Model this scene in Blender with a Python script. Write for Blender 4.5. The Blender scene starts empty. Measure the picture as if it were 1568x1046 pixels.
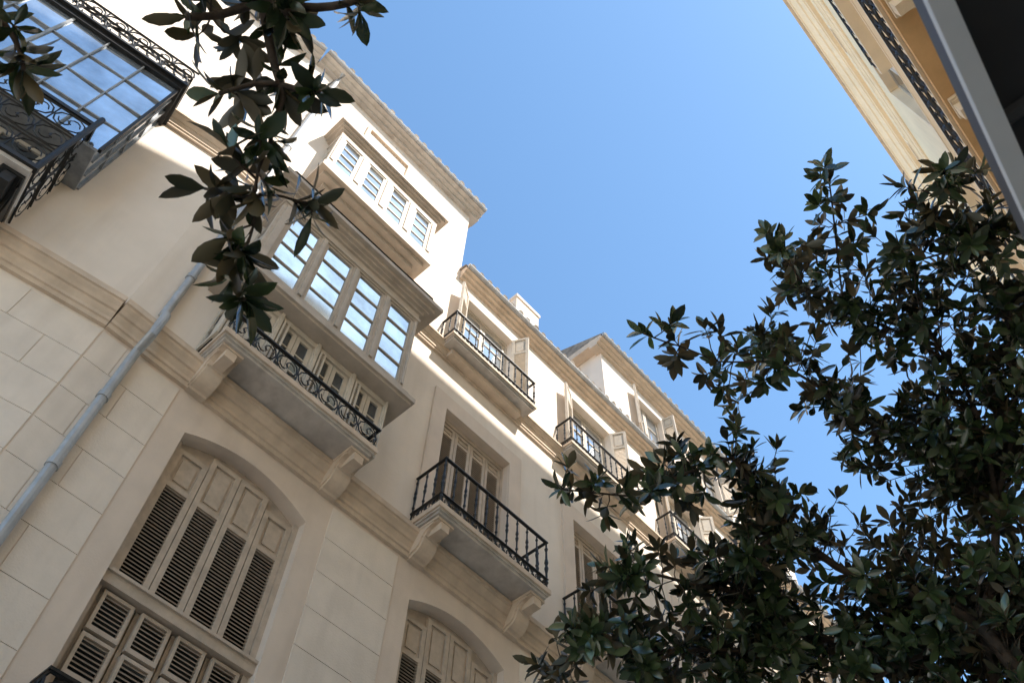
import bpy, math, random
from mathutils import Vector, Matrix
S=5.5; EYE=1.6
scene=bpy.context.scene
scene.view_settings.view_transform='Standard'; scene.view_settings.look='None'; scene.view_settings.exposure=0
random.seed(7)
# ---------------------------------------------------------------- materials
def mat(name,col,rough=.8,var=.12,scale=3.0,bump=.15,bscale=60.0,metal=0.0,spec=.3,stain=0.0,col2=None):
    m=bpy.data.materials.new(name); m.use_nodes=True; nt=m.node_tree; N=nt.nodes; L=nt.links
    p=N["Principled BSDF"]; p.inputs["Roughness"].default_value=rough; p.inputs["Metallic"].default_value=metal
    p.inputs["Specular IOR Level"].default_value=spec
    g=N.new("ShaderNodeNewGeometry")
    n=N.new("ShaderNodeTexNoise"); n.inputs["Scale"].default_value=scale; n.inputs["Detail"].default_value=4; n.inputs["Roughness"].default_value=.6
    L.new(g.outputs["Position"],n.inputs["Vector"])
    r=N.new("ShaderNodeValToRGB"); r.color_ramp.elements[0].position=.3; r.color_ramp.elements[1].position=.72
    c2=col2 or tuple(c*(1-var*1.8) for c in col)
    r.color_ramp.elements[0].color=(*c2,1); r.color_ramp.elements[1].color=(*[min(1,c*(1+var*.5)) for c in col],1)
    L.new(n.outputs["Fac"],r.inputs["Fac"]); out=r.outputs["Color"]
    if stain>0:
        mp=N.new("ShaderNodeMapping"); mp.inputs["Scale"].default_value=(3.2,3.2,.35)
        L.new(g.outputs["Position"],mp.inputs["Vector"])
        n2=N.new("ShaderNodeTexNoise"); n2.inputs["Scale"].default_value=1.6; n2.inputs["Detail"].default_value=3
        L.new(mp.outputs[0],n2.inputs["Vector"])
        r2=N.new("ShaderNodeValToRGB"); r2.color_ramp.elements[0].position=.5; r2.color_ramp.elements[1].position=.75
        r2.color_ramp.elements[0].color=(0,0,0,1); r2.color_ramp.elements[1].color=(stain,)*3+(1,)
        L.new(n2.outputs["Fac"],r2.inputs["Fac"])
        mx=N.new("ShaderNodeMixRGB"); mx.blend_type='MIX'; mx.inputs[2].default_value=(col[0]*.5,col[1]*.46,col[2]*.42,1)
        L.new(r2.outputs["Color"],mx.inputs[0]); L.new(out,mx.inputs[1]); out=mx.outputs[0]
    L.new(out,p.inputs["Base Color"])
    if bump>0:
        n3=N.new("ShaderNodeTexNoise"); n3.inputs["Scale"].default_value=bscale; n3.inputs["Detail"].default_value=2
        L.new(g.outputs["Position"],n3.inputs["Vector"])
        b=N.new("ShaderNodeBump"); b.inputs["Strength"].default_value=bump; b.inputs["Distance"].default_value=.01
        L.new(n3.outputs["Fac"],b.inputs["Height"]); L.new(b.outputs[0],p.inputs["Normal"])
    return m
PLAS=mat("cream_plaster",(.92,.81,.70),.9,.045,1.3,.25,45,stain=.16)
STONE=mat("ashlar_render",(.89,.775,.66),.9,.06,2.2,.3,60,stain=.20)
TRIM=mat("cornice_paint",(.76,.61,.47),.8,.1,4,.2,40,stain=.34)
SURR=mat("surround_paint",(.83,.69,.57),.85,.06,2,.2,50,stain=.16)
SLAB=mat("balcony_soffit",(.66,.60,.54),.9,.15,3,.3,30,stain=.5)
WOOD=mat("painted_joinery",(.68,.60,.50),.55,.1,8,.1,80)
SHUT=mat("shutter_paint",(.61,.50,.40),.6,.12,8,.1,80)
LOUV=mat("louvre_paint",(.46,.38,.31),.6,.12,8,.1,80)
BAYM=mat("bay_paint",(.58,.49,.40),.6,.1,5,.12,60,stain=.2)
IRON=mat("wrought_iron",(.022,.021,.02),.5,.3,20,0,90,metal=.3,spec=.5)
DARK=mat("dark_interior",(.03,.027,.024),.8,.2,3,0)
GREY=mat("galvanised_pipe",(.47,.48,.49),.45,.12,6,0,60,metal=.3,stain=.4)
TILE=mat("roof_tile",(.36,.31,.26),.9,.3,6,.3,40)
YEL=mat("ochre_plaster",(.94,.76,.52),.9,.05,1.5,.2,45,stain=.15)
YELT=mat("ochre_trim",(.93,.76,.55),.85,.06,2,.2,45)
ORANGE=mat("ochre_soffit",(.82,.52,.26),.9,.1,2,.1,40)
BARK=mat("bark",(.13,.095,.07),.9,.3,14,.3,60)
PAVE=mat("street_paving",(.52,.47,.41),.8,.15,2,.3,30)
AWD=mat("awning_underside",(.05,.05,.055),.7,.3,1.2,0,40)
AWB=mat("awning_fabric",(.42,.36,.31),.8,.5,2.5,.2,20)
WHT=mat("awning_valance",(.85,.86,.88),.5,.06,3,0,40)
AWG=mat("awning_frame",(.075,.075,.08),.5,.1,3,0,40)
def glass(name,col,metal,rough):
    m=mat(name,col,rough,.25,1.6,.02,2.5,metal=metal,spec=.8); return m
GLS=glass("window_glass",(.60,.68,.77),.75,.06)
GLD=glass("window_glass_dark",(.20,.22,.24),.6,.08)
def leafmat(name,cg,cb):
    m=bpy.data.materials.new(name); m.use_nodes=True; nt=m.node_tree; N=nt.nodes; L=nt.links
    p=N["Principled BSDF"]; g=N.new("ShaderNodeNewGeometry")
    mx=N.new("ShaderNodeMixRGB"); 
    rp=N.new("ShaderNodeValToRGB"); rp.color_ramp.elements[0].color=(cg[0]*.5,cg[1]*.5,cg[2]*.5,1); rp.color_ramp.elements[1].color=(cg[0]*1.7,cg[1]*1.5,cg[2]*1.1,1)
    rb=N.new("ShaderNodeValToRGB"); rb.color_ramp.elements[0].color=(cb[0]*.4,cb[1]*.6,cb[2]*.6,1); rb.color_ramp.elements[1].color=(cb[0]*1.5,cb[1]*1.35,cb[2],1)
    L.new(g.outputs["Random Per Island"],rp.inputs[0]); L.new(g.outputs["Random Per Island"],rb.inputs[0])
    L.new(g.outputs["Backfacing"],mx.inputs[0]); L.new(rp.outputs[0],mx.inputs[1]); L.new(rb.outputs[0],mx.inputs[2])
    L.new(mx.outputs[0],p.inputs["Base Color"]); p.inputs["Specular IOR Level"].default_value=.75
    rr=N.new("ShaderNodeMapRange"); rr.inputs[3].default_value=.2; rr.inputs[4].default_value=.5
    L.new(g.outputs["Backfacing"],rr.inputs[0]); L.new(rr.outputs[0],p.inputs["Roughness"])
    return m
LEAF=leafmat("magnolia_leaf",(.045,.076,.036),(.10,.078,.042))
# ---------------------------------------------------------------- builder
class MB:
    def __init__(s,T): s.T=T; s.v=[]; s.f=[]; s.mi=[]; s.mats=[]
    def m(s,mt):
        if mt not in s.mats: s.mats.append(mt)
        return s.mats.index(mt)
    def addw(s,vs,fs,mt):
        b=len(s.v); k=s.m(mt); s.v+=vs; s.f+=[tuple(i+b for i in q) for q in fs]; s.mi+=[k]*len(fs)
    def add(s,vs,fs,mt): s.addw([s.T(*p) for p in vs],fs,mt)
    def quad(s,a,b,c,d,mt): s.add([a,b,c,d],[(0,1,2,3)],mt)
    def box(s,o0,o1,y0,y1,z0,z1,mt):
        if o0>o1:o0,o1=o1,o0
        if y0>y1:y0,y1=y1,y0
        if z0>z1:z0,z1=z1,z0
        vs=[(o,y,z) for o in(o0,o1) for y in(y0,y1) for z in(z0,z1)]
        s.add(vs,[(0,1,3,2),(4,6,7,5),(0,4,5,1),(2,3,7,6),(0,2,6,4),(1,5,7,3)],mt)
    def prof(s,pr,y0,y1,mt):
        n=len(pr); vs=[(o,y0,z) for o,z in pr]+[(o,y1,z) for o,z in pr]
        s.add(vs,[(i,(i+1)%n,(i+1)%n+n,i+n) for i in range(n)]+[tuple(range(n))[::-1],tuple(range(n,2*n))],mt)
    def tube(s,path,r,mt,n=5,world=False,caps=True):
        P=[Vector(p) if world else Vector(s.T(*p)) for p in path]
        rs=r if isinstance(r,list) else [r]*len(P)
        vs=[];fs=[]; up=Vector((.13,.21,.97))
        for i,p in enumerate(P):
            d=(P[min(i+1,len(P)-1)]-P[max(i-1,0)])
            if d.length<1e-7:d=Vector((0,0,1))
            d.normalize(); u=up if abs(d.dot(up))<.9 else Vector((1,.1,0))
            a=d.cross(u).normalized(); b=d.cross(a)
            for k in range(n):
                t=2*math.pi*k/n; q=p+(a*math.cos(t)+b*math.sin(t))*rs[i]; vs.append(tuple(q))
        for i in range(len(P)-1):
            for k in range(n):
                k2=(k+1)%n; fs.append((i*n+k,i*n+k2,(i+1)*n+k2,(i+1)*n+k))
        if caps: fs.append(tuple(range(n))); fs.append(tuple(range(len(P)*n-n,len(P)*n)))
        s.addw(vs,fs,mt)
    def obj(s,name,parent,smooth=False,recalc=True):
        me=bpy.data.meshes.new(name); me.from_pydata(s.v,[],s.f); 
        for m in s.mats: me.materials.append(m)
        me.polygons.foreach_set("material_index",s.mi)
        if smooth: me.polygons.foreach_set("use_smooth",[True]*len(me.polygons))
        me.update()
        if recalc:
            import bmesh
            bm=bmesh.new(); bm.from_mesh(me); bmesh.ops.recalc_face_normals(bm,faces=bm.faces); bm.to_mesh(me); bm.free()
        o=bpy.data.objects.new(name,me); scene.collection.objects.link(o); o.parent=parent; return o
def empty(name):
    e=bpy.data.objects.new(name,None); scene.collection.objects.link(e); return e
TA=lambda o,y,z:((-1+o)*S,y*S,z*S+EYE)
ang=math.radians(10); ca,sa=math.cos(ang),math.sin(ang)
def TL(o,y,z):
    s=.066-y; return ((-1-s*sa+o*ca)*S,(.066-s*ca-o*sa)*S,z*S+EYE)
TR=lambda o,y,z:((.365-.0108*y-o)*S,y*S,z*S+EYE)
ZG=-EYE/S
# ---------------------------------------------------------------- facade pieces
def wall(M,y0,y1,z0,z1,ops,mt,rev=None,depth=.036,back=True):
    ys=sorted(set([y0,y1]+[q for a in ops for q in a[:2] if y0<q<y1])); zs=sorted(set([z0,z1]+[q for a in ops for q in a[2:4] if z0<q<z1]))
    for i in range(len(ys)-1):
        for j in range(len(zs)-1):
            yc=(ys[i]+ys[i+1])/2; zc=(zs[j]+zs[j+1])/2
            if any(a[0]<yc<a[1] and a[2]<zc<a[3] for a in ops): continue
            M.quad((0,ys[i],zs[j]),(0,ys[i+1],zs[j]),(0,ys[i+1],zs[j+1]),(0,ys[i],zs[j+1]),mt)
    for a in ops:
        d=-depth; A,B,C,E=a[:4]; rv=rev or mt
        M.quad((0,A,C),(d,A,C),(d,A,E),(0,A,E),rv); M.quad((0,B,C),(d,B,C),(d,B,E),(0,B,E),rv)
        M.quad((0,A,C),(0,B,C),(d,B,C),(d,A,C),rv); M.quad((0,A,E),(0,B,E),(d,B,E),(d,A,E),rv)
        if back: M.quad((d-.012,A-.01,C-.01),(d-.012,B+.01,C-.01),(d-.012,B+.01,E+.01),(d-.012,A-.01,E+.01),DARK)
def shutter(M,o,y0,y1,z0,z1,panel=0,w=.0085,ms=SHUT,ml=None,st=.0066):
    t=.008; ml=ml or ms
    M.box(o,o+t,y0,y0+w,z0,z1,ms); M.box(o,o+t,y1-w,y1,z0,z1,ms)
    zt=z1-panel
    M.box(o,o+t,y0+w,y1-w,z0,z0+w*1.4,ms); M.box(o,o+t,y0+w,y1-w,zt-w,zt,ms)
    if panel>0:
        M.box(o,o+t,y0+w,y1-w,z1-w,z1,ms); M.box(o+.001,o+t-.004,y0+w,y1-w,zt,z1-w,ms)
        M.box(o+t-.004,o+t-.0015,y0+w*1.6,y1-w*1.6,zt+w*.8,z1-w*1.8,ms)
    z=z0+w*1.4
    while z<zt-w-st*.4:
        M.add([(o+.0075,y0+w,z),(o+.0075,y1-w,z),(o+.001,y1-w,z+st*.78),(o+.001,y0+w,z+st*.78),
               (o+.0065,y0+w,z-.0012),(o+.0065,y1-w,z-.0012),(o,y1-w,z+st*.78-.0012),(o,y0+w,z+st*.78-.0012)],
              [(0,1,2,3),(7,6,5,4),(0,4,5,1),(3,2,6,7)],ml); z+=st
def casement(M,o,y0,y1,z0,z1,nz,mf,mg,w=.006,ny=1):
    M.box(o,o+.007,y0,y0+w,z0,z1,mf); M.box(o,o+.007,y1-w,y1,z0,z1,mf)
    M.box(o,o+.007,y0+w,y1-w,z0,z0+w*1.3,mf); M.box(o,o+.007,y0+w,y1-w,z1-w,z1,mf)
    for k in range(1,nz):
        z=z0+(z1-z0)*k/nz; M.box(o+.001,o+.006,y0+w,y1-w,z-.0018,z+.0018,mf)
    for k in range(1,ny):
        y=y0+(y1-y0)*k/ny; M.box(o+.0014,o+.0056,y-.0016,y+.0016,z0+w*1.3,z1-w,mf)
    for k in range(nz):
        a=z0+(z1-z0)*k/nz+.0005; b=z0+(z1-z0)*(k+1)/nz-.0005; j=random.uniform(-.0006,.0006); j2=random.uniform(-.0005,.0005)
        M.quad((o+.003+j,y0+w*.6,a),(o+.003-j,y1-w*.6,a),(o+.003-j+j2,y1-w*.6,b),(o+.003+j+j2,y0+w*.6,b),mg)
def cornice(M,y0,y1,z0,z1,o1,mt):
    h=z1-z0
    pr=[(-.01,z0),(o1*.25,z0),(o1*.25,z0+h*.16),(o1*.36,z0+h*.18),(o1*.36,z0+h*.3),(o1*.5,z0+h*.42),(o1*.5,z0+h*.5),
        (o1*.62,z0+h*.52),(o1*.72,z0+h*.62),(o1*.88,z0+h*.72),(o1*.88,z0+h*.8),(o1,z0+h*.82),(o1,z1-.002),(-.01,z1)]
    M.prof(pr,y0,y1,mt)
def lace(M,A,B,z0,z1,r=.007,mt=IRON):
    h=z1-z0; L=math.dist(A,B); n=max(2,int(round(L/(h*.95)))); 
    def P(u,w): return (A[0]+(B[0]-A[0])*u,A[1]+(B[1]-A[1])*u,z0+h*w)
    M.tube([P(0,0),P(1,0)],r*1.3,mt,4); M.tube([P(0,1),P(1,1)],r*1.3,mt,4)
    for i in range(n):
        c=(i+.5)/n; du=.5/n
        ring=[P(c+du*.92*math.cos(t*math.pi/5),.5+.46*math.sin(t*math.pi/5)) for t in range(11)]
        M.tube(ring,r,mt,4,caps=False)
        for sg in(1,-1):
            sp=[]
            for k in range(9):
                t=k/8*4.6; rr=.85-.095*k
                sp.append(P(c+sg*du*rr*math.cos(t)*.6+sg*du*.15,.5+sg*.42*rr*math.sin(t)))
            M.tube(sp,r*.85,mt,3,caps=False)
        if i>0: M.tube([P(i/n,0),P(i/n,1)],r*.8,mt,4)
def baluster(M,o,y,z0,z1,mt=IRON,s=1.0):
    h=z1-z0; zs=[0,.1,.14,.2,.34,.44,.5,.56,.66,.8,.86,.9,1]; rs=[.009,.009,.019,.010,.011,.020,.012,.020,.011,.010,.018,.009,.009]
    M.tube([(o,y,z0+h*a) for a in zs],[q*s for q in rs],mt,6)
def railing(M,o,y0,y1,z0,z1,n,band=.03,ow=.0,s=1.0):
    zb=z0+band
    for za,th in((z1,.0035),(zb,.002)):
        M.box(o-.0035,o+.0035,y0-.0035,y1+.0035,za-th,za,IRON)
        for y in(y0,y1): M.box(ow,o-.0036,y-.003,y+.003,za-th,za,IRON)
    for i in range(n+1):
        y=y0+(y1-y0)*i/n; baluster(M,o,y,zb if 0<i<n else z0,z1-.003,s=s*(1.3 if i in(0,n) else 1))
    for y in(y0,y1):
        k=max(2,int(round((o-ow)/.032)))
        for i in range(k): baluster(M,ow+(o-ow)*i/k+.004,y,zb,z1-.003,s=s)
        lace(M,(ow,y),(o,y),z0+.003,zb-.003,r=.009)
    lace(M,(o,y0),(o,y1),z0+.003,zb-.003,r=.009)
def console(M,yc,w,z0,z1,o1,mt):
    h=z1-z0; pr=[(-.01,z0),(.012,z0)]
    for k in range(7):
        t=k/6*math.pi/2; pr.append((.014+(o1*.55-.014)*math.sin(t),z0+h*(.06+.5*(1-math.cos(t)))))
    for k in range(5):
        t=k/4*math.pi/2; pr.append((o1*.6+o1*.4*(1-math.cos(t))*1.0,z0+h*(.58+.3*math.sin(t))))
    pr+=[(o1,z1),(-.01,z1)]
    M.prof(pr,yc-w/2,yc+w/2,mt)
    pr2=[(o*.86+.001,z0+h*.12+(z-z0)*.8) for o,z in pr]
    for sg in(-1,1): M.prof(pr2,yc+sg*w/2,yc+sg*(w/2+.003),mt)
    M.box(o1*.5,o1+.003,yc-w*.3,yc+w*.3,z1-h*.42,z1-h*.12,mt)
    M.box(-.01,o1+.004,yc-w*.62,yc+w*.62,z1-h*.1,z1-.0005,mt)
def slab(M,y0,y1,z0,o1,th,m1=SLAB,m2=TRIM):
    M.box(-.005,o1-.008,y0+.008,y1-.008,z0,z0+.007,m1)
    M.box(-.005,o1-.004,y0+.004,y1-.004,z0+.0065,z0+.012,m1)
    M.box(-.005,o1,y0,y1,z0+.0115,z0+th,m2)
def eave(M,y0,y1,z0,z1,o1,mt,tile=True):
    h=z1-z0
    M.prof([(-.02,z0),(o1*.3,z0),(o1*.34,z0+h*.25),(o1*.6,z0+h*.3),(o1*.66,z0+h*.5),(o1*.93,z0+h*.56),(o1*.93,z0+h*.9),(-.02,z1)],y0,y1,mt)
    M.tube([(o1,y0,z0+h*.8),(o1,y1,z0+h*.8)],.05,GREY,8)
    if tile:
        n=int((y1-y0)*S/.2)
        for i in range(n):
            y=y0+(i+.5)*(y1-y0)/n+random.uniform(-.002,.002)
            M.tube([(-.05,y,z1+.026),(o1+.006+random.uniform(-.002,.002),y,z1-.003)],.065,TILE,8)
def rooftop(M,y0,y1,z,o1,back):
    M.add([(o1,y0,z),(o1,y1,z),(back,y1,z),(back,y0,z),(back/2,y0,z+.3),(back/2,y1,z+.3)],[(0,1,5,4),(3,4,5,2),(0,4,3),(1,2,5),(0,3,2,1)],TILE)
C=[.393,.905,1.386,1.875,2.365,2.855]
# ---------------------------------------------------------------- main building
bld=empty("balconied_apartment_building")
W=MB(TA)
YE=3.3
low=[]; mid=[]; up=[]
for i,c in enumerate(C):
    low.append((c-.13,c+.13,.18,1.16)); 
    if i>0: mid.append((c-.115,c+.115,1.287,1.735)); up.append((c-.1,c+.105,1.965,2.325))
wall(W,.066,YE,ZG,1.23,low,SURR,SURR)
wall(W,.066,YE,1.23,1.94,mid,PLAS,SURR)
wall(W,.066,YE,1.94,2.41,up,PLAS,PLAS)
wall(W,.066,.765,2.41,2.9,[],PLAS)
tow=[(1.70,1.87,2.53,2.785),(2.07,2.24,2.53,2.785),(2.44,2.61,2.53,2.785)]
wall(W,1.50,2.75,2.41,2.87,tow,PLAS,PLAS)
for y0,y1,z0,z1 in((.066,YE,ZG,2.41),(.066,.765,2.41,2.9),(1.50,2.75,2.41,2.87)):
    W.box(-1.3,-.07,y0+.0005,y1,z0+.0005,z1,PLAS)
    for y in(y0,y1): W.quad((-.07,y,z0),(0,y,z0),(0,y,z1),(-.07,y,z1),PLAS)
    W.quad((-.07,y0,z1),(0,y0,z1),(0,y1,z1),(-.07,y1,z1),PLAS)
for i,c in enumerate(C):
    A,B=c-.13,c+.13; n=14; zr=1.122; rise=.036
    pts=[(A+(B-A)*k/n, zr+rise*(1-((k/n-.5)*2)**2)) for k in range(n+1)]
    for k in range(n):
        (ya,za),(yb,zb)=pts[k],pts[k+1]
        W.add([(0,ya,za),(0,yb,zb),(0,yb,1.1605),(0,ya,1.1605),(-.036,ya,za),(-.036,yb,zb)],[(0,1,2,3),(0,4,5,1)],SURR)
ch=.0765; g=.0013
spans=[(.068,.219)]+[(C[i]+.174,C[i+1]-.174) for i in range(5)]
for si,(a,b) in enumerate(spans):
    k=0; z=1.196
    while z>ZG:
        z0=max(z-ch+g,ZG)
        cuts=[a,.128+(.02 if k%2 else -.014),b] if si==0 else [a,b]
        for q in range(len(cuts)-1):
            W.box(-.003,.0017,cuts[q]+(g/2 if q else 0),cuts[q+1]-(g/2 if q<len(cuts)-2 else 0),z0,z,STONE)
        z-=ch;k+=1
W.obj("walls",bld)
K=MB(TA)
cornice(K,.066,YE,1.205,1.268,.030,TRIM)
K.box(-.01,.018,.066,YE,1.2685,1.285,TRIM)
cornice(K,.066,.19,1.925,1.972,.028,TRIM); cornice(K,.60,YE,1.925,1.972,.028,TRIM)
eave(K,.765,YE,2.40,2.452,.036,TRIM)
eave(K,.045,.795,2.872,2.918,.048,SLAB)
eave(K,1.457,2.80,2.845,2.895,.046,TRIM)
K.box(-1.3,-.02,1.457,1.499,2.862,2.894,TRIM); K.box(-1.3,-.02,.7655,.795,2.88,2.917,TRIM)
for c in C[1:]:
    for a,b in((c-.158,c-.1155),(c+.1155,c+.158)): K.box(-.004,.006,a,b,1.289,1.788,SURR)
    K.box(-.004,.006,c-.1154,c+.1154,1.7355,1.788,SURR)
    for a,b in((c-.122,c-.1005),(c+.1055,c+.127)): K.box(-.004,.004,a,b,1.985,2.345,PLAS)
    K.box(-.004,.004,c-.1,c+.105,2.3255,2.345,PLAS)
for a in(.29,.47): K.box(-.004,.009,a,a+.014,2.50,2.79,TRIM)
K.box(-.004,.009,.3042,.4698,2.774,2.79,TRIM)
K.obj("cornices",bld)
R=MB(TA)
rooftop(R,.76,YE,2.452,.03,-1.3); rooftop(R,.045,.795,2.918,.04,-1.3); rooftop(R,1.457,2.8,2.895,.04,-1.3)
R.box(-.14,-.03,1.055,1.17,2.40,2.72,PLAS); R.box(-.145,-.025,1.05,1.175,2.72,2.735,PLAS)
R.obj("roofs",bld)
Sh=MB(TA)
for i,c in enumerate(C):
    A,B=c-.13,c+.13
    Sh.box(-.031,-.018,A,A+.010,.18,1.121,SHUT); Sh.box(-.031,-.018,B-.010,B,.18,1.121,SHUT)
    w=(B-A-.020)/4
    for k in range(4):
        a=A+.010+w*k; zt=1.112 if k in(0,3) else 1.138
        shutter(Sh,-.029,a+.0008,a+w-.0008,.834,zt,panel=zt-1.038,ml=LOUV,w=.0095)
    Sh.box(-.035,-.0295,A,B,1.03,1.16,SHUT)
    Sh.box(-.031,-.008,A,B,.812,.829,SHUT)
    Sh.box(-.031,-.004,A,B,.829,.834,SHUT)
    for k in range(4):
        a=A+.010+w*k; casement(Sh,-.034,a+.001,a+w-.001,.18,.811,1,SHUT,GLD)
        for j,z in enumerate((.62,.66,.70,.74,.775,.808)):
            if j%2: shutter(Sh,-.024,a+.006,a+w-.006,z-.062,z,w=.005,ml=LOUV)
        shutter(Sh,-.024,a+.006,a+w-.006,.30,.60,w=.008,ml=LOUV)
for i,c in enumerate(C[1:]):
    A,B=c-.115,c+.115; w=(B-A-.012)/4
    Sh.box(-.031,-.018,A,A+.006,1.287,1.735,SHUT); Sh.box(-.031,-.018,B-.006,B,1.287,1.735,SHUT); Sh.box(-.031,-.018,A+.006,B-.006,1.722,1.735,SHUT)
    for k in range(4):
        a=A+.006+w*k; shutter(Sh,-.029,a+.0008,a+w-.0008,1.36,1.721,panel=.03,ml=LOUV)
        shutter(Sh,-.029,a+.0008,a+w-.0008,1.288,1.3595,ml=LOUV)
    A,B=c-.1,c+.105
    Sh.box(-.034,-.02,A,A+.006,1.965,2.325,WOOD); Sh.box(-.034,-.02,B-.006,B,1.965,2.325,WOOD); Sh.box(-.034,-.02,A+.006,B-.006,2.317,2.325,WOOD)
    for k in range(2):
        a=A+.006+(B-A-.012)/2*k; casement(Sh,-.032,a+.001,a+(B-A-.012)/2-.001,1.966,2.316,4,WOOD,GLS,w=.009)
Sh.obj("shutters_and_windows",bld)
def open_shutter(M,yh,ang_,w,z0,z1,sgn):
    oldT=M.T; cs,sn=math.cos(ang_),math.sin(ang_)
    M.T=lambda o,y,z:TA(.004+sn*y+cs*o*1.0, yh+sgn*(-(cs)*y)+sgn*sn*o, z)
    shutter(M,0,0,w,z0,z1,panel=(z1-z0)*.22,ms=WOOD); M.T=oldT
Os=MB(TA)
for c in C[1:]:
    open_shutter(Os,c-.102,math.radians(28+random.uniform(-8,8)),.058,1.975,2.318,1)
    open_shutter(Os,c+.107,math.radians(62+random.uniform(-12,12)),.052,1.975,2.318,-1)
for a,b,_,_ in tow:
    open_shutter(Os,a,math.radians(25),.05,2.535,2.78,1); open_shutter(Os,b,math.radians(80),.05,2.535,2.78,-1)
    for k in range(2):
        q=(b-a)/2; casement(Os,-.03,a+q*k+.001,a+q*k+q-.001,2.53,2.784,3,WOOD,GLS,w=.008)
Os.obj("open_shutters",bld)
Bs=MB(TA); Bi=MB(TA)
for i,c in enumerate(C):
    y0,y1=c-.182,c+.178
    if i>0: y0,y1=c-.168,c+.165
    slab(Bs,y0,y1,1.269,.095,.024)
    for yy in(y0+.034,y1-.028): console(Bs,yy,.036,1.203,1.2685,.078,TRIM)
    for zz in(.575,): 
        lace(Bi,(.04,c-.14),(.04,c+.14),zz,zz+.06,r=.011); lace(Bi,(0,c-.14),(.04,c-.14),zz,zz+.06,r=.011)
        Bi.box(.036,.044,c-.143,c+.143,zz+.06,zz+.064,IRON); Bi.box(0,.0355,c-.143,c-.137,zz+.06,zz+.064,IRON)
    if i==0: 
        lace(Bi,(.09,y0+.006),(.09,y1-.006),1.296,1.346,r=.009); lace(Bi,(0,y1-.006),(.09,y1-.006),1.296,1.346,r=.009); lace(Bi,(0,y0+.006),(.09,y0+.006),1.296,1.346,r=.009)
        Bi.box(.087,.094,y0+.003,y1-.003,1.346,1.350,IRON)
        for yy in(y0+.006,y1-.006): Bi.box(0,.0865,yy-.003,yy+.003,1.346,1.350,IRON)
    else:
        railing(Bi,.088,y0+.007,y1-.007,1.294,1.434,10)
        y0,y1=c-.176,c+.155
        slab(Bs,y0,y1,1.952,.062,.02)
        Bs.box(0,.03,y0+.03,y1-.03,1.93,1.9515,TRIM)
        railing(Bi,.056,y0+.006,y1-.006,1.973,2.09,12,band=.022,s=.85)
Bs.obj("balcony_slabs",bld); Bi.obj("balcony_railings",bld)
# projecting glazed storey below the bay (stands on the first balcony)
Bw=MB(TA)
jo=.066; J0,J1=.205,.582
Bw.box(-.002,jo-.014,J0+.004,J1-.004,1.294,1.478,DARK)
w=(J1-J0)/4
for k in range(5):
    a=J0+w*k; Bw.box(jo-.014,jo+.002,max(J0,a-.006),min(J1,a+.006),1.2945,1.4785,WOOD)
    Bw.box(jo+.002,jo+.006,max(J0,a-.0035),min(J1,a+.0035),1.2945,1.4785,WOOD)
Bw.box(jo-.014,jo+.001,J0,J1,1.464,1.4783,WOOD)
for k in range(4):
    a=J0+w*k+.006; q=(w-.012)/2
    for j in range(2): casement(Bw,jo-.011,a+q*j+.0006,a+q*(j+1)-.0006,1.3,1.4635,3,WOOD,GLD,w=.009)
    shutter(Bw,jo-.002,a+.001,a+.015,1.3,1.463,w=.004,ms=WOOD)
for yy,sg in((J0,-1),(J1,1)):
    old=Bw.T; Bw.T=(lambda yy,sg:(lambda o_,y_,z_:TA(y_,yy+sg*o_,z_)))(yy-sg*.004,sg)
    casement(Bw,-.003,.003,.052,1.296,1.478,3,WOOD,GLD,w=.009); Bw.T=old
o=.088; Y0,Y1=.182,.596
Bw.box(0,.10,.165,.618,1.479,1.487,BAYM); Bw.box(-.004,.106,.159,.624,1.4865,1.500,BAYM); Bw.box(-.004,.097,.172,.608,1.4995,1.517,BAYM)
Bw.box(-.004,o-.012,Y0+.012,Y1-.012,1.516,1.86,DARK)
Bw.box(-.002,o,Y0,Y1,1.5165,1.538,BAYM)
Bw.box(-.002,o,Y0,Y1,1.805,1.845,BAYM)
Bw.box(-.002,o+.004,Y0-.004,Y1+.004,1.812,1.822,BAYM)
pan=[(.214,.294),(.3125,.392),(.4105,.490),(.5085,.585)]
edges=[Y0]+[q for p in pan for q in p]+[Y1]
for k in range(0,len(edges),2):
    a,b=edges[k],edges[k+1]; Bw.box(o-.012,o-.001,a+.0002,b-.0002,1.5375,1.8055,BAYM)
    Bw.box(o-.002,o+.004,a+(b-a)*.25,b-(b-a)*.25,1.54,1.803,BAYM)
for a,b in pan: casement(Bw,o-.010,a,b,1.539,1.804,4,BAYM,GLS,w=.0055)
for yy in(Y0,Y1):
    sg=(-1 if yy==Y0 else 1); old=Bw.T; Bw.T=(lambda yy,sg:(lambda o_,y_,z_:TA(y_,yy+sg*o_,z_)))(yy-sg*.004,sg)
    casement(Bw,-.006,.004,.078,1.539,1.804,4,BAYM,GLS,w=.009); Bw.T=old
zc=1.845
for k,(oo,h) in enumerate(((.094,.010),(.102,.008),(.110,.012),(.122,.014))):
    e=oo-.088; Bw.box(-.002,oo,Y0-e*1.3,Y1+e*1.3,zc,zc+h-.0002,BAYM); zc+=h
lace(Bw,(.10,Y0-.02),(.10,Y1+.02),zc+.002,zc+.05,r=.013); lace(Bw,(0,Y0-.02),(.10,Y0-.02),zc+.002,zc+.05,r=.013); lace(Bw,(0,Y1+.02),(.10,Y1+.02),zc+.002,zc+.05,r=.013)
for k in range(4):
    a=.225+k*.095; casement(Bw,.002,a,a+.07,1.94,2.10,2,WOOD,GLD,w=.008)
o=.064; Y0,Y1=.215,.598
for z0,z1,oo,e in((2.118,2.136,.04,-.03),(2.1355,2.150,.06,-.01),(2.1495,2.176,.074,.006),(2.1755,2.19,.068,.0)): Bw.box(-.002,oo,Y0-e,Y1+e,z0,z1,BAYM)
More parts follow.
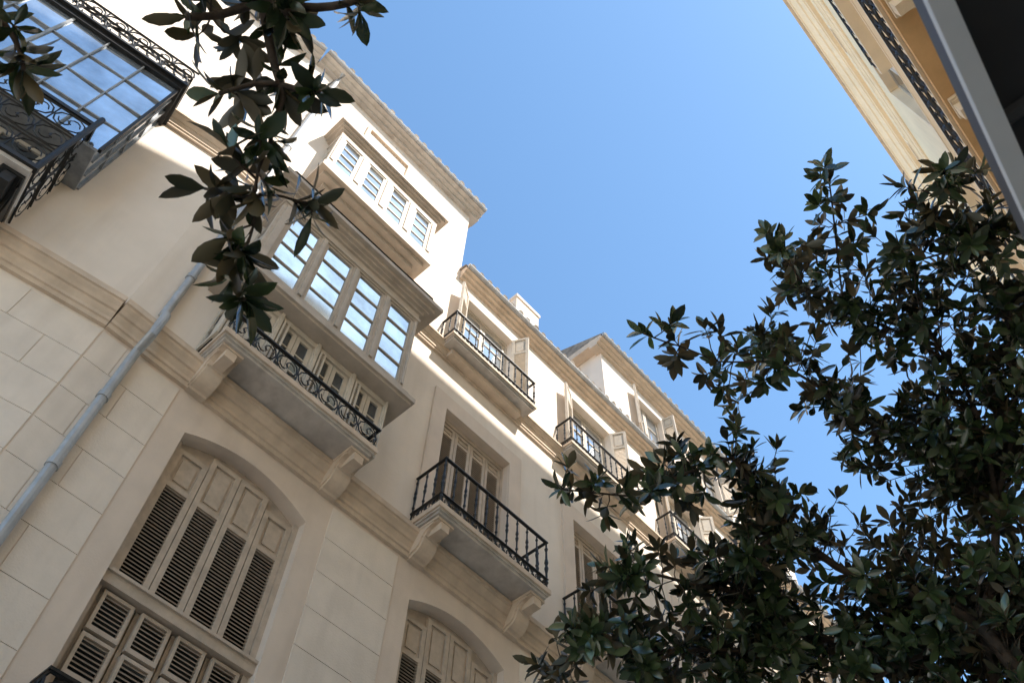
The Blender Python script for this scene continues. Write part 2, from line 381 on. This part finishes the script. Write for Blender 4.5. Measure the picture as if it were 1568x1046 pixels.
Bw.box(-.004,o-.012,Y0+.012,Y1-.012,2.18,2.46,DARK)
Bw.box(-.002,o,Y0,Y1,2.1895,2.222,BAYM); Bw.box(-.002,o,Y0,Y1,2.408,2.44,BAYM)
pan=[(.236+k*.093,.236+k*.093+.062) for k in range(4)]
edges=[Y0]+[q for p in pan for q in p]+[Y1]
for k in range(0,len(edges),2):
    a,b=edges[k],edges[k+1]; Bw.box(o-.012,o-.001,a+.0002,b-.0002,2.2215,2.4085,BAYM)
    Bw.box(o-.002,o+.003,a+(b-a)*.22,b-(b-a)*.22,2.225,2.405,BAYM)
for a,b in pan: casement(Bw,o-.010,a,b,2.223,2.407,4,WOOD,GLS,w=.005)
for yy in(Y0,Y1):
    sg=(-1 if yy==Y0 else 1); old=Bw.T; Bw.T=(lambda yy,sg:(lambda o_,y_,z_:TA(y_,yy+sg*o_,z_)))(yy-sg*.004,sg)
    casement(Bw,-.006,.004,.054,2.223,2.407,4,WOOD,GLS,w=.008); Bw.T=old
zc=2.44
for oo,h in((.070,.01),(.078,.01),(.086,.016)):
    e=oo-.064; Bw.box(-.002,oo,Y0-e*1.2,Y1+e*1.2,zc,zc+h-.0002,BAYM); zc+=h
Bw.obj("glazed_bay",bld)
# ---------------------------------------------------------------- left adjoining house
lh=empty("corner_house_with_glass_gallery")
Lw=MB(TL)
YL=-2.2
wall(Lw,YL,.066,ZG,2.9,[],PLAS)
Lw.box(-1.3,-.004,YL,.04,ZG,2.9,PLAS)
z=1.196;k=0
while z>ZG:
    z0=max(z-ch+g,ZG); y=.065; i=0
    while y>YL:
        l=.19 if i else (.06 if k%2 else .12); y2=max(y-l,YL); Lw.box(-.003,.0017,y2+g,y,z0,z,STONE); y=y2;i+=1
    z-=ch;k+=1
cornice(Lw,YL,.0655,1.205,1.268,.030,TRIM); Lw.box(-.01,.018,YL,.0655,1.2685,1.285,TRIM)
cornice(Lw,YL,.0655,1.925,1.972,.028,TRIM); eave(Lw,YL,.044,2.872,2.918,.048,SLAB)
Lw.obj("walls",lh)
G=MB(TL)
gy0,gy1=-.85,-.125; go=.10
GF=mat("gallery_frame",(.34,.35,.36),.5,.2,10,0,60)
G.box(-.002,go+.006,gy0,gy1+.006,1.905,1.92,IRON); G.box(-.002,go-.004,gy0,gy1-.004,1.50,1.508,GF)
G.box(-.002,go+.014,gy0,gy1+.012,1.92,1.928,IRON)
ny=9; nz=4; g0=1.508
for i in range(ny+1):
    y=gy0+(gy1-gy0)*i/ny; t=.006 if i%3==0 else .0028
    G.box(go-.008,go,y-t/2,y+t/2,g0,1.905,GF if i<ny else IRON)
for j in range(1,nz):
    z=g0+(1.905-g0)*j/nz; G.box(go-.007,go-.001,gy0,gy1,z-.002,z+.002,GF)
    G.box(.0,go-.002,gy1-.006,gy1-.001,z-.002,z+.002,GF)
for q in(.0,.033,.066): G.box(q,q+.004,gy1-.007,gy1,g0,1.905,GF)
for i in range(ny):
    for j in range(nz):
        hh=(1.905-g0)/nz
        a=gy0+(gy1-gy0)*i/ny;b=gy0+(gy1-gy0)*(i+1)/ny; c_=g0+hh*j; d_=c_+hh; e=random.uniform(-.0012,.0012);e2=random.uniform(-.001,.001)
        G.quad((go-.0045+e,a,c_),(go-.0045-e,b,c_),(go-.0045-e+e2,b,d_),(go-.0045+e+e2,a,d_),GLS)
G.quad((0,gy1-.004,g0),(go-.003,gy1-.004,g0),(go-.003,gy1-.004,1.905),(0,gy1-.004,1.905),GLS)
lace(G,(go,gy0),(go,gy1),1.93,2.0,r=.013); lace(G,(0,gy1),(go,gy1),1.93,2.0,r=.013); lace(G,(go-.01,gy0),(go-.01,gy1),2.0,2.06,r=.013)
G.box(-.002,.03,gy0,gy1-.03,1.32,1.4995,PLAS)
for i in range(6): casement(G,.032,gy0+.02+i*.11,gy0+.11+i*.11,1.33,1.49,2,WOOD,GLD,w=.01)
by1=-.155; bo=.125
G.box(-.002,bo,gy0,by1,1.290,1.30,SLAB); G.box(bo-.006,bo+.006,gy0,by1+.006,1.30,1.31,IRON)
G.box(bo-.004,bo+.004,gy0,by1+.004,1.518,1.528,IRON); G.box(0,bo-.0045,by1-.004,by1+.004,1.518,1.528,IRON)
for zz in(1.315,1.385,1.455):
    lace(G,(bo,gy0),(bo,by1),zz,zz+.06,r=.009); lace(G,(0,by1),(bo,by1),zz,zz+.06,r=.009)
for y in(by1,-.35,-.55): console(G,y-.02,.03,1.206,1.2895,.11,IRON)
G.tube([(bo,by1,1.31),(bo,by1,1.56)],.03,IRON,8)
G.obj("glass_gallery",lh)
# drainpipe
dp=empty("drainpipe"); D=MB(TA)
D.tube([(.012,.126,ZG),(.012,.126,1.19),(.040,.126,1.215),(.040,.126,1.28),(.012,.126,1.31),(.012,.126,1.90),(.038,.126,1.93),(.038,.126,1.98),(.012,.126,2.01),(.012,.126,2.84),(.04,.126,2.87)],.044,GREY,12)
for z in(.2,.55,.9,1.06,1.45,1.7,2.2,2.5,2.75):
    D.tube([(.012,.126,z),(.012,.126,z+.012)],.054,GREY,12); D.box(-.002,.010,.120,.132,z+.002,z+.008,GREY)
D.obj("pipe",dp,smooth=False)
# ---------------------------------------------------------------- right building
rb=empty("ochre_apartment_building")
Q=MB(TR)
ops=[]; 
for k in range(9):
    y=.15+k*.58; ops.append((y-.06,y+.06,3.32,3.42)); ops.append((y-.11,y+.11,1.775,2.2)); ops.append((y-.11,y+.11,2.6,3.0)); ops.append((y-.11,y+.11,.5,1.0))
wall(Q,-1,5.2,ZG,3.55,ops,YEL,YELT)
Q.box(-1.5,-.06,-1,5.2,ZG,3.55,YEL)
cornice(Q,-1,5.2,3.50,3.62,.055,YELT); Q.prof([(0,3.6205),(.066,3.6205),(.066,3.635),(0,3.66)],-1,5.2,TRIM)
cornice(Q,-1,5.2,3.18,3.23,.022,YELT); cornice(Q,-1,5.2,2.40,2.46,.03,YELT)
for a,b,c_,d_ in ops:
    w=.014
    Q.box(-.003,.006,a-w,a-.0003,c_-w,d_+w,YELT); Q.box(-.003,.006,b+.0003,b+w,c_-w,d_+w,YELT)
    Q.box(-.003,.006,a,b,d_+.0003,d_+w,YELT); Q.box(-.003,.006,a,b,c_-w,c_-.0003,YELT)
    n=2
    for k in range(n): casement(Q,-.03 if d_-c_>.2 else -.012,a+(b-a)/n*k+.001,a+(b-a)/n*(k+1)-.001,c_+.001,d_-.001,2,LOUV if d_-c_<.2 else WOOD,GLD,w=.008)
for a,b in((.62,1.25),(1.5,2.3),(2.55,3.4),(3.7,4.6)):
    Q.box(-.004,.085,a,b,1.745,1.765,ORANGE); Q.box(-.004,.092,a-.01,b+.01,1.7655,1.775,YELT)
    for y in(a+.06,(a+b)/2,b-.06): console(Q,y,.04,1.63,1.7445,.075,YELT)
    for zz in(1.785,1.86):
        lace(Q,(.086,a),(.086,b),zz,zz+.07,r=.014)
        for e in(a,b): lace(Q,(0,e),(.086,e),zz,zz+.07,r=.014)
    Q.box(.083,.089,a,b,1.935,1.94,IRON)
    Q.box(-.004,.05,a+.1,b-.1,2.56,2.58,YELT); lace(Q,(.046,a+.1),(.046,b-.1),2.585,2.66,r=.012)
Q.obj("facade",rb)
# ---------------------------------------------------------------- awning close above the camera side
aw=empty("shop_awning"); A=MB(lambda x,y,z:(x,y,z))
def ax(y,off,z): return (.43-.11*y+off,y,z)
def abox(o0,o1,z0,z1,mt,y0=-2.0,y1=4.2):
    vs=[ax(y,o_,z) for o_ in(o0,o1) for y in(y0,y1) for z in(z0,z1)]
    A.add(vs,[(0,1,3,2),(4,6,7,5),(0,4,5,1),(2,3,7,6),(0,2,6,4),(1,5,7,3)],mt)
abox(0,.022,3.345,3.5,AWG); abox(-.02,.021,3.315,3.344,WHT); 
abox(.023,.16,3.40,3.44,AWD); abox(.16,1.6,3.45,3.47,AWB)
for k in range(7): 
    y=-1.8+k*.95
    A.tube([ax(y,.02,3.39),ax(y,1.5,3.43)],.018,AWG,6)
A.obj("canopy",aw)
# ---------------------------------------------------------------- magnolias
def leaf(V,F,base,d,n,L,Wd,curl):
    side=d.cross(n).normalized(); b=len(V)
    ss=(0,.13,.36,.64,.86,1); ws=(0,.34,.92,1,.58,0)
    mids=[]
    for s in ss: mids.append(base+d*(s*L)-n*(curl*s*s*L))
    V.append(tuple(mids[0]))
    for i in range(1,5):
        up=n*(ws[i]*Wd*.25)
        V.append(tuple(mids[i]+side*(ws[i]*Wd)+up)); V.append(tuple(mids[i])); V.append(tuple(mids[i]-side*(ws[i]*Wd)+up))
    V.append(tuple(mids[5])); e=b+13
    F.append((b,b+1,b+2)); F.append((b,b+2,b+3))
    for i in range(3):
        q=b+1+3*i; F.append((q,q+3,q+4,q+1)); F.append((q+1,q+4,q+5,q+2))
    F.append((e-3,e,e-2)); F.append((e-2,e,e-1))
def rv():
    while True:
        v=Vector((random.uniform(-1,1),random.uniform(-1,1),random.uniform(-1,1)))
        if .1<v.length<1: return v.normalized()
def rosette(V,F,p,d,n,L):
    a=d.cross(Vector((.3,.2,.9))).normalized(); b=d.cross(a).normalized(); ph=random.uniform(0,6.28)
    for k in range(n):
        t=ph+k*2.4+random.uniform(-.3,.3); th=math.radians(random.uniform(35,95)) if k>1 else math.radians(random.uniform(10,35))
        r=a*math.cos(t)+b*math.sin(t); dd=(r*math.sin(th)+d*math.cos(th)).normalized()
        nn=(d-dd*d.dot(dd)); nn=nn.normalized() if nn.length>.05 else a
        nn=(nn+rv()*.35); nn=(nn-dd*nn.dot(dd)).normalized()
        l=L*random.uniform(.6,1.15)
        leaf(V,F,p-d*(.012*k*random.random()),dd,nn,l,l*random.uniform(.15,.21),random.uniform(-.05,.28))
def branch(T,a,b,r0,r1,wob=.08,sag=.0,n=7):
    a=Vector(a);b=Vector(b);L=(b-a).length; path=[];rs=[]; w1=rv();w2=rv()
    for i in range(n+1):
        t=i/n; p=a.lerp(b,t)+w1*math.sin(t*math.pi)*wob*L+w2*math.sin(t*2*math.pi)*wob*.5*L-Vector((0,0,1))*sag*math.sin(t*math.pi)*L
        path.append(p); rs.append(r0+(r1-r0)*t)
    T.tube([tuple(p) for p in path],rs,BARK,7,world=True); return path
def tree(name,base,fork,nodes,rt,L,seed,nl=(7,11)):
    random.seed(seed)
    root=empty(name); T=MB(None); V=[];F=[]
    branch(T,base,fork,rt,rt*.7,.03,n=8)
    pos={'f':Vector(fork)}; rad={'f':rt*.5}
    for key,p,par,nt_,sp in nodes:
        pr=rad[par]; r1=max(.006,pr*.6); path=branch(T,pos[par],p,pr*.85,r1,.07); pos[key]=Vector(p); rad[key]=r1
        ax_=(path[-1]-path[0]).normalized()
        for k in range(nt_):
            t=1-random.random()**1.2*.85; q=path[min(len(path)-1,int(t*(len(path)-1)+.5))]
            dr=(ax_*.5+rv()*1.0+Vector((0,0,.25))).normalized(); ln=random.uniform(.15,1)*sp
            e=q+dr*ln; tp=branch(T,q,e,.005,.003,.08,n=3)
            rosette(V,F,e,(tp[-1]-tp[-2]).normalized(),random.randint(*nl),L)
            if ln>.22:
                mid=tp[2]
                for _ in range(random.randint(1,4)):
                    d=(dr*.5+rv()).normalized(); n_=rv(); n_=(n_-d*n_.dot(d)).normalized(); leaf(V,F,mid,d,n_,L*random.uniform(.5,.9),L*.17,.1)
        rosette(V,F,pos[key],ax_,9,L)
    T.obj("trunk_and_limbs",root,smooth=True)
    me=bpy.data.meshes.new("foliage"); me.from_pydata(V,[],F); me.materials.append(LEAF); me.polygons.foreach_set("use_smooth",[True]*len(me.polygons)); me.update()
    o=bpy.data.objects.new("foliage",me); scene.collection.objects.link(o); o.parent=root
nodes=[
('a',(-1.0,6.2,6.2),'f',50,.75),('b',(-.4,6.0,7.0),'a',50,.75),('P8',(-.06,5.32,7.9),'b',45,.65),('P7',(-.45,4.39,7.94),'P8',38,.55),
('P3',(-.48,3.28,7.47),'P7',18,.36),('P4',(.04,3.19,7.73),'P7',18,.34),('P25',(.19,4.23,7.81),'P8',34,.48),('P5',(.66,3.65,7.56),'P25',26,.34),('P6',(.84,4.31,7.59),'P25',34,.42),
('P22',(.28,5.52,7.52),'b',50,.6),('P27',(.58,4.85,7.68),'P22',40,.45),('P10',(-1.0,5.19,7.6),'b',44,.6),('P9',(-1.03,4.07,7.36),'P10',32,.5),('P2',(-1.28,3.4,6.9),'P9',16,.32),('P1',(-1.5,2.80,6.78),'P2',4,.16),
('P11',(-.39,6.2,7.53),'b',50,.65),('P15',(-1.77,4.99,6.87),'a',48,.5),('P12',(-1.68,4.13,6.82),'P15',30,.45),('P13',(-2.15,3.68,6.34),'P12',20,.3),('P14',(-2.44,3.0,6.05),'P13',8,.18),
('P16',(-1.22,6.0,7.0),'a',50,.6),('P19',(-2.1,5.53,6.3),'a',60,.55),('P23',(-2.38,4.83,6.44),'P19',48,.45),('P24',(-2.6,3.95,6.05),'P23',26,.34),('P17',(-2.75,4.75,6.0),'P19',46,.45),('P18',(-3.05,3.98,5.76),'P17',24,.3),('P26',(-3.4,4.0,5.62),'P18',12,.24),('x6',(-2.6,5.3,6.0),'P19',44,.5),('x7',(-2.85,4.4,5.72),'P17',30,.4),('x8',(-2.0,4.6,6.35),'P15',30,.4),
('P20',(-1.58,6.37,6.3),'a',50,.6),('P21',(-.85,6.7,6.4),'a',55,.65),('x1',(-1.9,5.9,5.9),'a',50,.6),('x2',(-1.2,6.9,5.9),'a',50,.65),('x3',(-.3,7.0,6.6),'a',50,.65),('x4',(.2,6.6,7.3),'x3',45,.6),('x5',(-.7,5.6,7.4),'b',40,.6)]
tree("magnolia_tree",(-1.0,7.4,0),(-1.1,7.1,4.3),nodes,.16,.16,3)
nodes2=[('k',(-1.0,-1.4,5.6),'f',4,.4),('B0',(-1.26,-.26,5.30),'k',7,.28),('B1',(-1.37,.01,5.05),'B0',3,.15),('B2',(-1.51,.13,4.88),'B1',3,.13),('B3',(-1.67,.22,4.77),'B2',5,.17),('B4',(-1.93,.37,4.60),'B3',5,.14),
('c1',(-1.48,-.41,5.14),'B0',5,.2),('c2',(-1.55,-.13,4.98),'B1',3,.14),('c3',(-1.25,.13,5.0),'B1',1,.08),('c4',(-1.17,-.15,5.15),'B0',3,.14),('c5',(-.95,0,5.2),'B0',1,.08),
('k2',(-1.9,-1.5,5.5),'k',2,.3),('c6',(-2.02,-.90,5.12),'k2',4,.16),('c7',(-2.06,-.70,5.0),'c6',2,.1),('c8',(-1.52,.39,4.77),'B3',2,.1),('c9',(-1.81,.07,4.8),'B3',2,.1),('c10',(-1.9,.45,4.52),'B4',1,.08)]
tree("magnolia_tree",(-.6,-3.2,0),(-.7,-2.8,4.4),nodes2,.14,.16,12,nl=(6,8))
# ---------------------------------------------------------------- ground
gr=MB(lambda x,y,z:(x,y,z)); gr.quad((-600,-600,0),(600,-600,0),(600,600,0),(-600,600,0),PAVE); gr.obj("street_paving",None)
kb=empty("kerb"); kk=MB(lambda x,y,z:(x,y,z)); kk.box(-5.45,-4.3,-12,19,.004,.13,SLAB); kk.box(-4.3,-4.15,-12,19,.004,.126,STONE); kk.obj("kerb_stones",kb)
# ---------------------------------------------------------------- light
sd=Vector((.68,.20,.945)).normalized()
el=math.asin(sd.z); az=math.atan2(sd.x,sd.y)
Wd=bpy.data.worlds.new("World"); scene.world=Wd; Wd.use_nodes=True; nt=Wd.node_tree
sky=nt.nodes.new("ShaderNodeTexSky"); sky.sky_type='NISHITA'; sky.sun_disc=False; sky.sun_elevation=el; sky.sun_rotation=az; sky.ozone_density=1.0; sky.air_density=1.0; sky.dust_density=.5
tint=nt.nodes.new("ShaderNodeMixRGB"); tint.blend_type='MULTIPLY'; tint.inputs[0].default_value=1; tint.inputs[2].default_value=(.74,.93,.97,1)
nt.links.new(sky.outputs[0],tint.inputs[1]); nt.links.new(tint.outputs[0],nt.nodes["Background"].inputs[0]); nt.nodes["Background"].inputs[1].default_value=.325
sl=bpy.data.lights.new("sun","SUN"); sl.energy=9; sl.angle=math.radians(.5); sl.color=(1,.93,.84)
so=bpy.data.objects.new("sun",sl); scene.collection.objects.link(so); so.rotation_euler=sd.to_track_quat('Z','Y').to_euler()
# ---------------------------------------------------------------- camera
Zc=Vector((41,813,-1333)).normalized(); Yc=Vector((2416,-2307,-1333)); Yc=(Yc-Zc*Yc.dot(Zc)).normalized(); Xc=Yc.cross(Zc)
cam=bpy.data.cameras.new("camera"); cam.lens=1333/1568*36; cam.sensor_width=36; cam.clip_end=3000; cam.clip_start=.05
cam.dof.use_dof=True; cam.dof.focus_distance=7.5; cam.dof.aperture_fstop=5.0
co=bpy.data.objects.new("camera",cam); scene.collection.objects.link(co)
co.matrix_world=Matrix.Translation((0,0,EYE))@Matrix((Xc,Yc,Zc)).to_4x4()
scene.camera=co
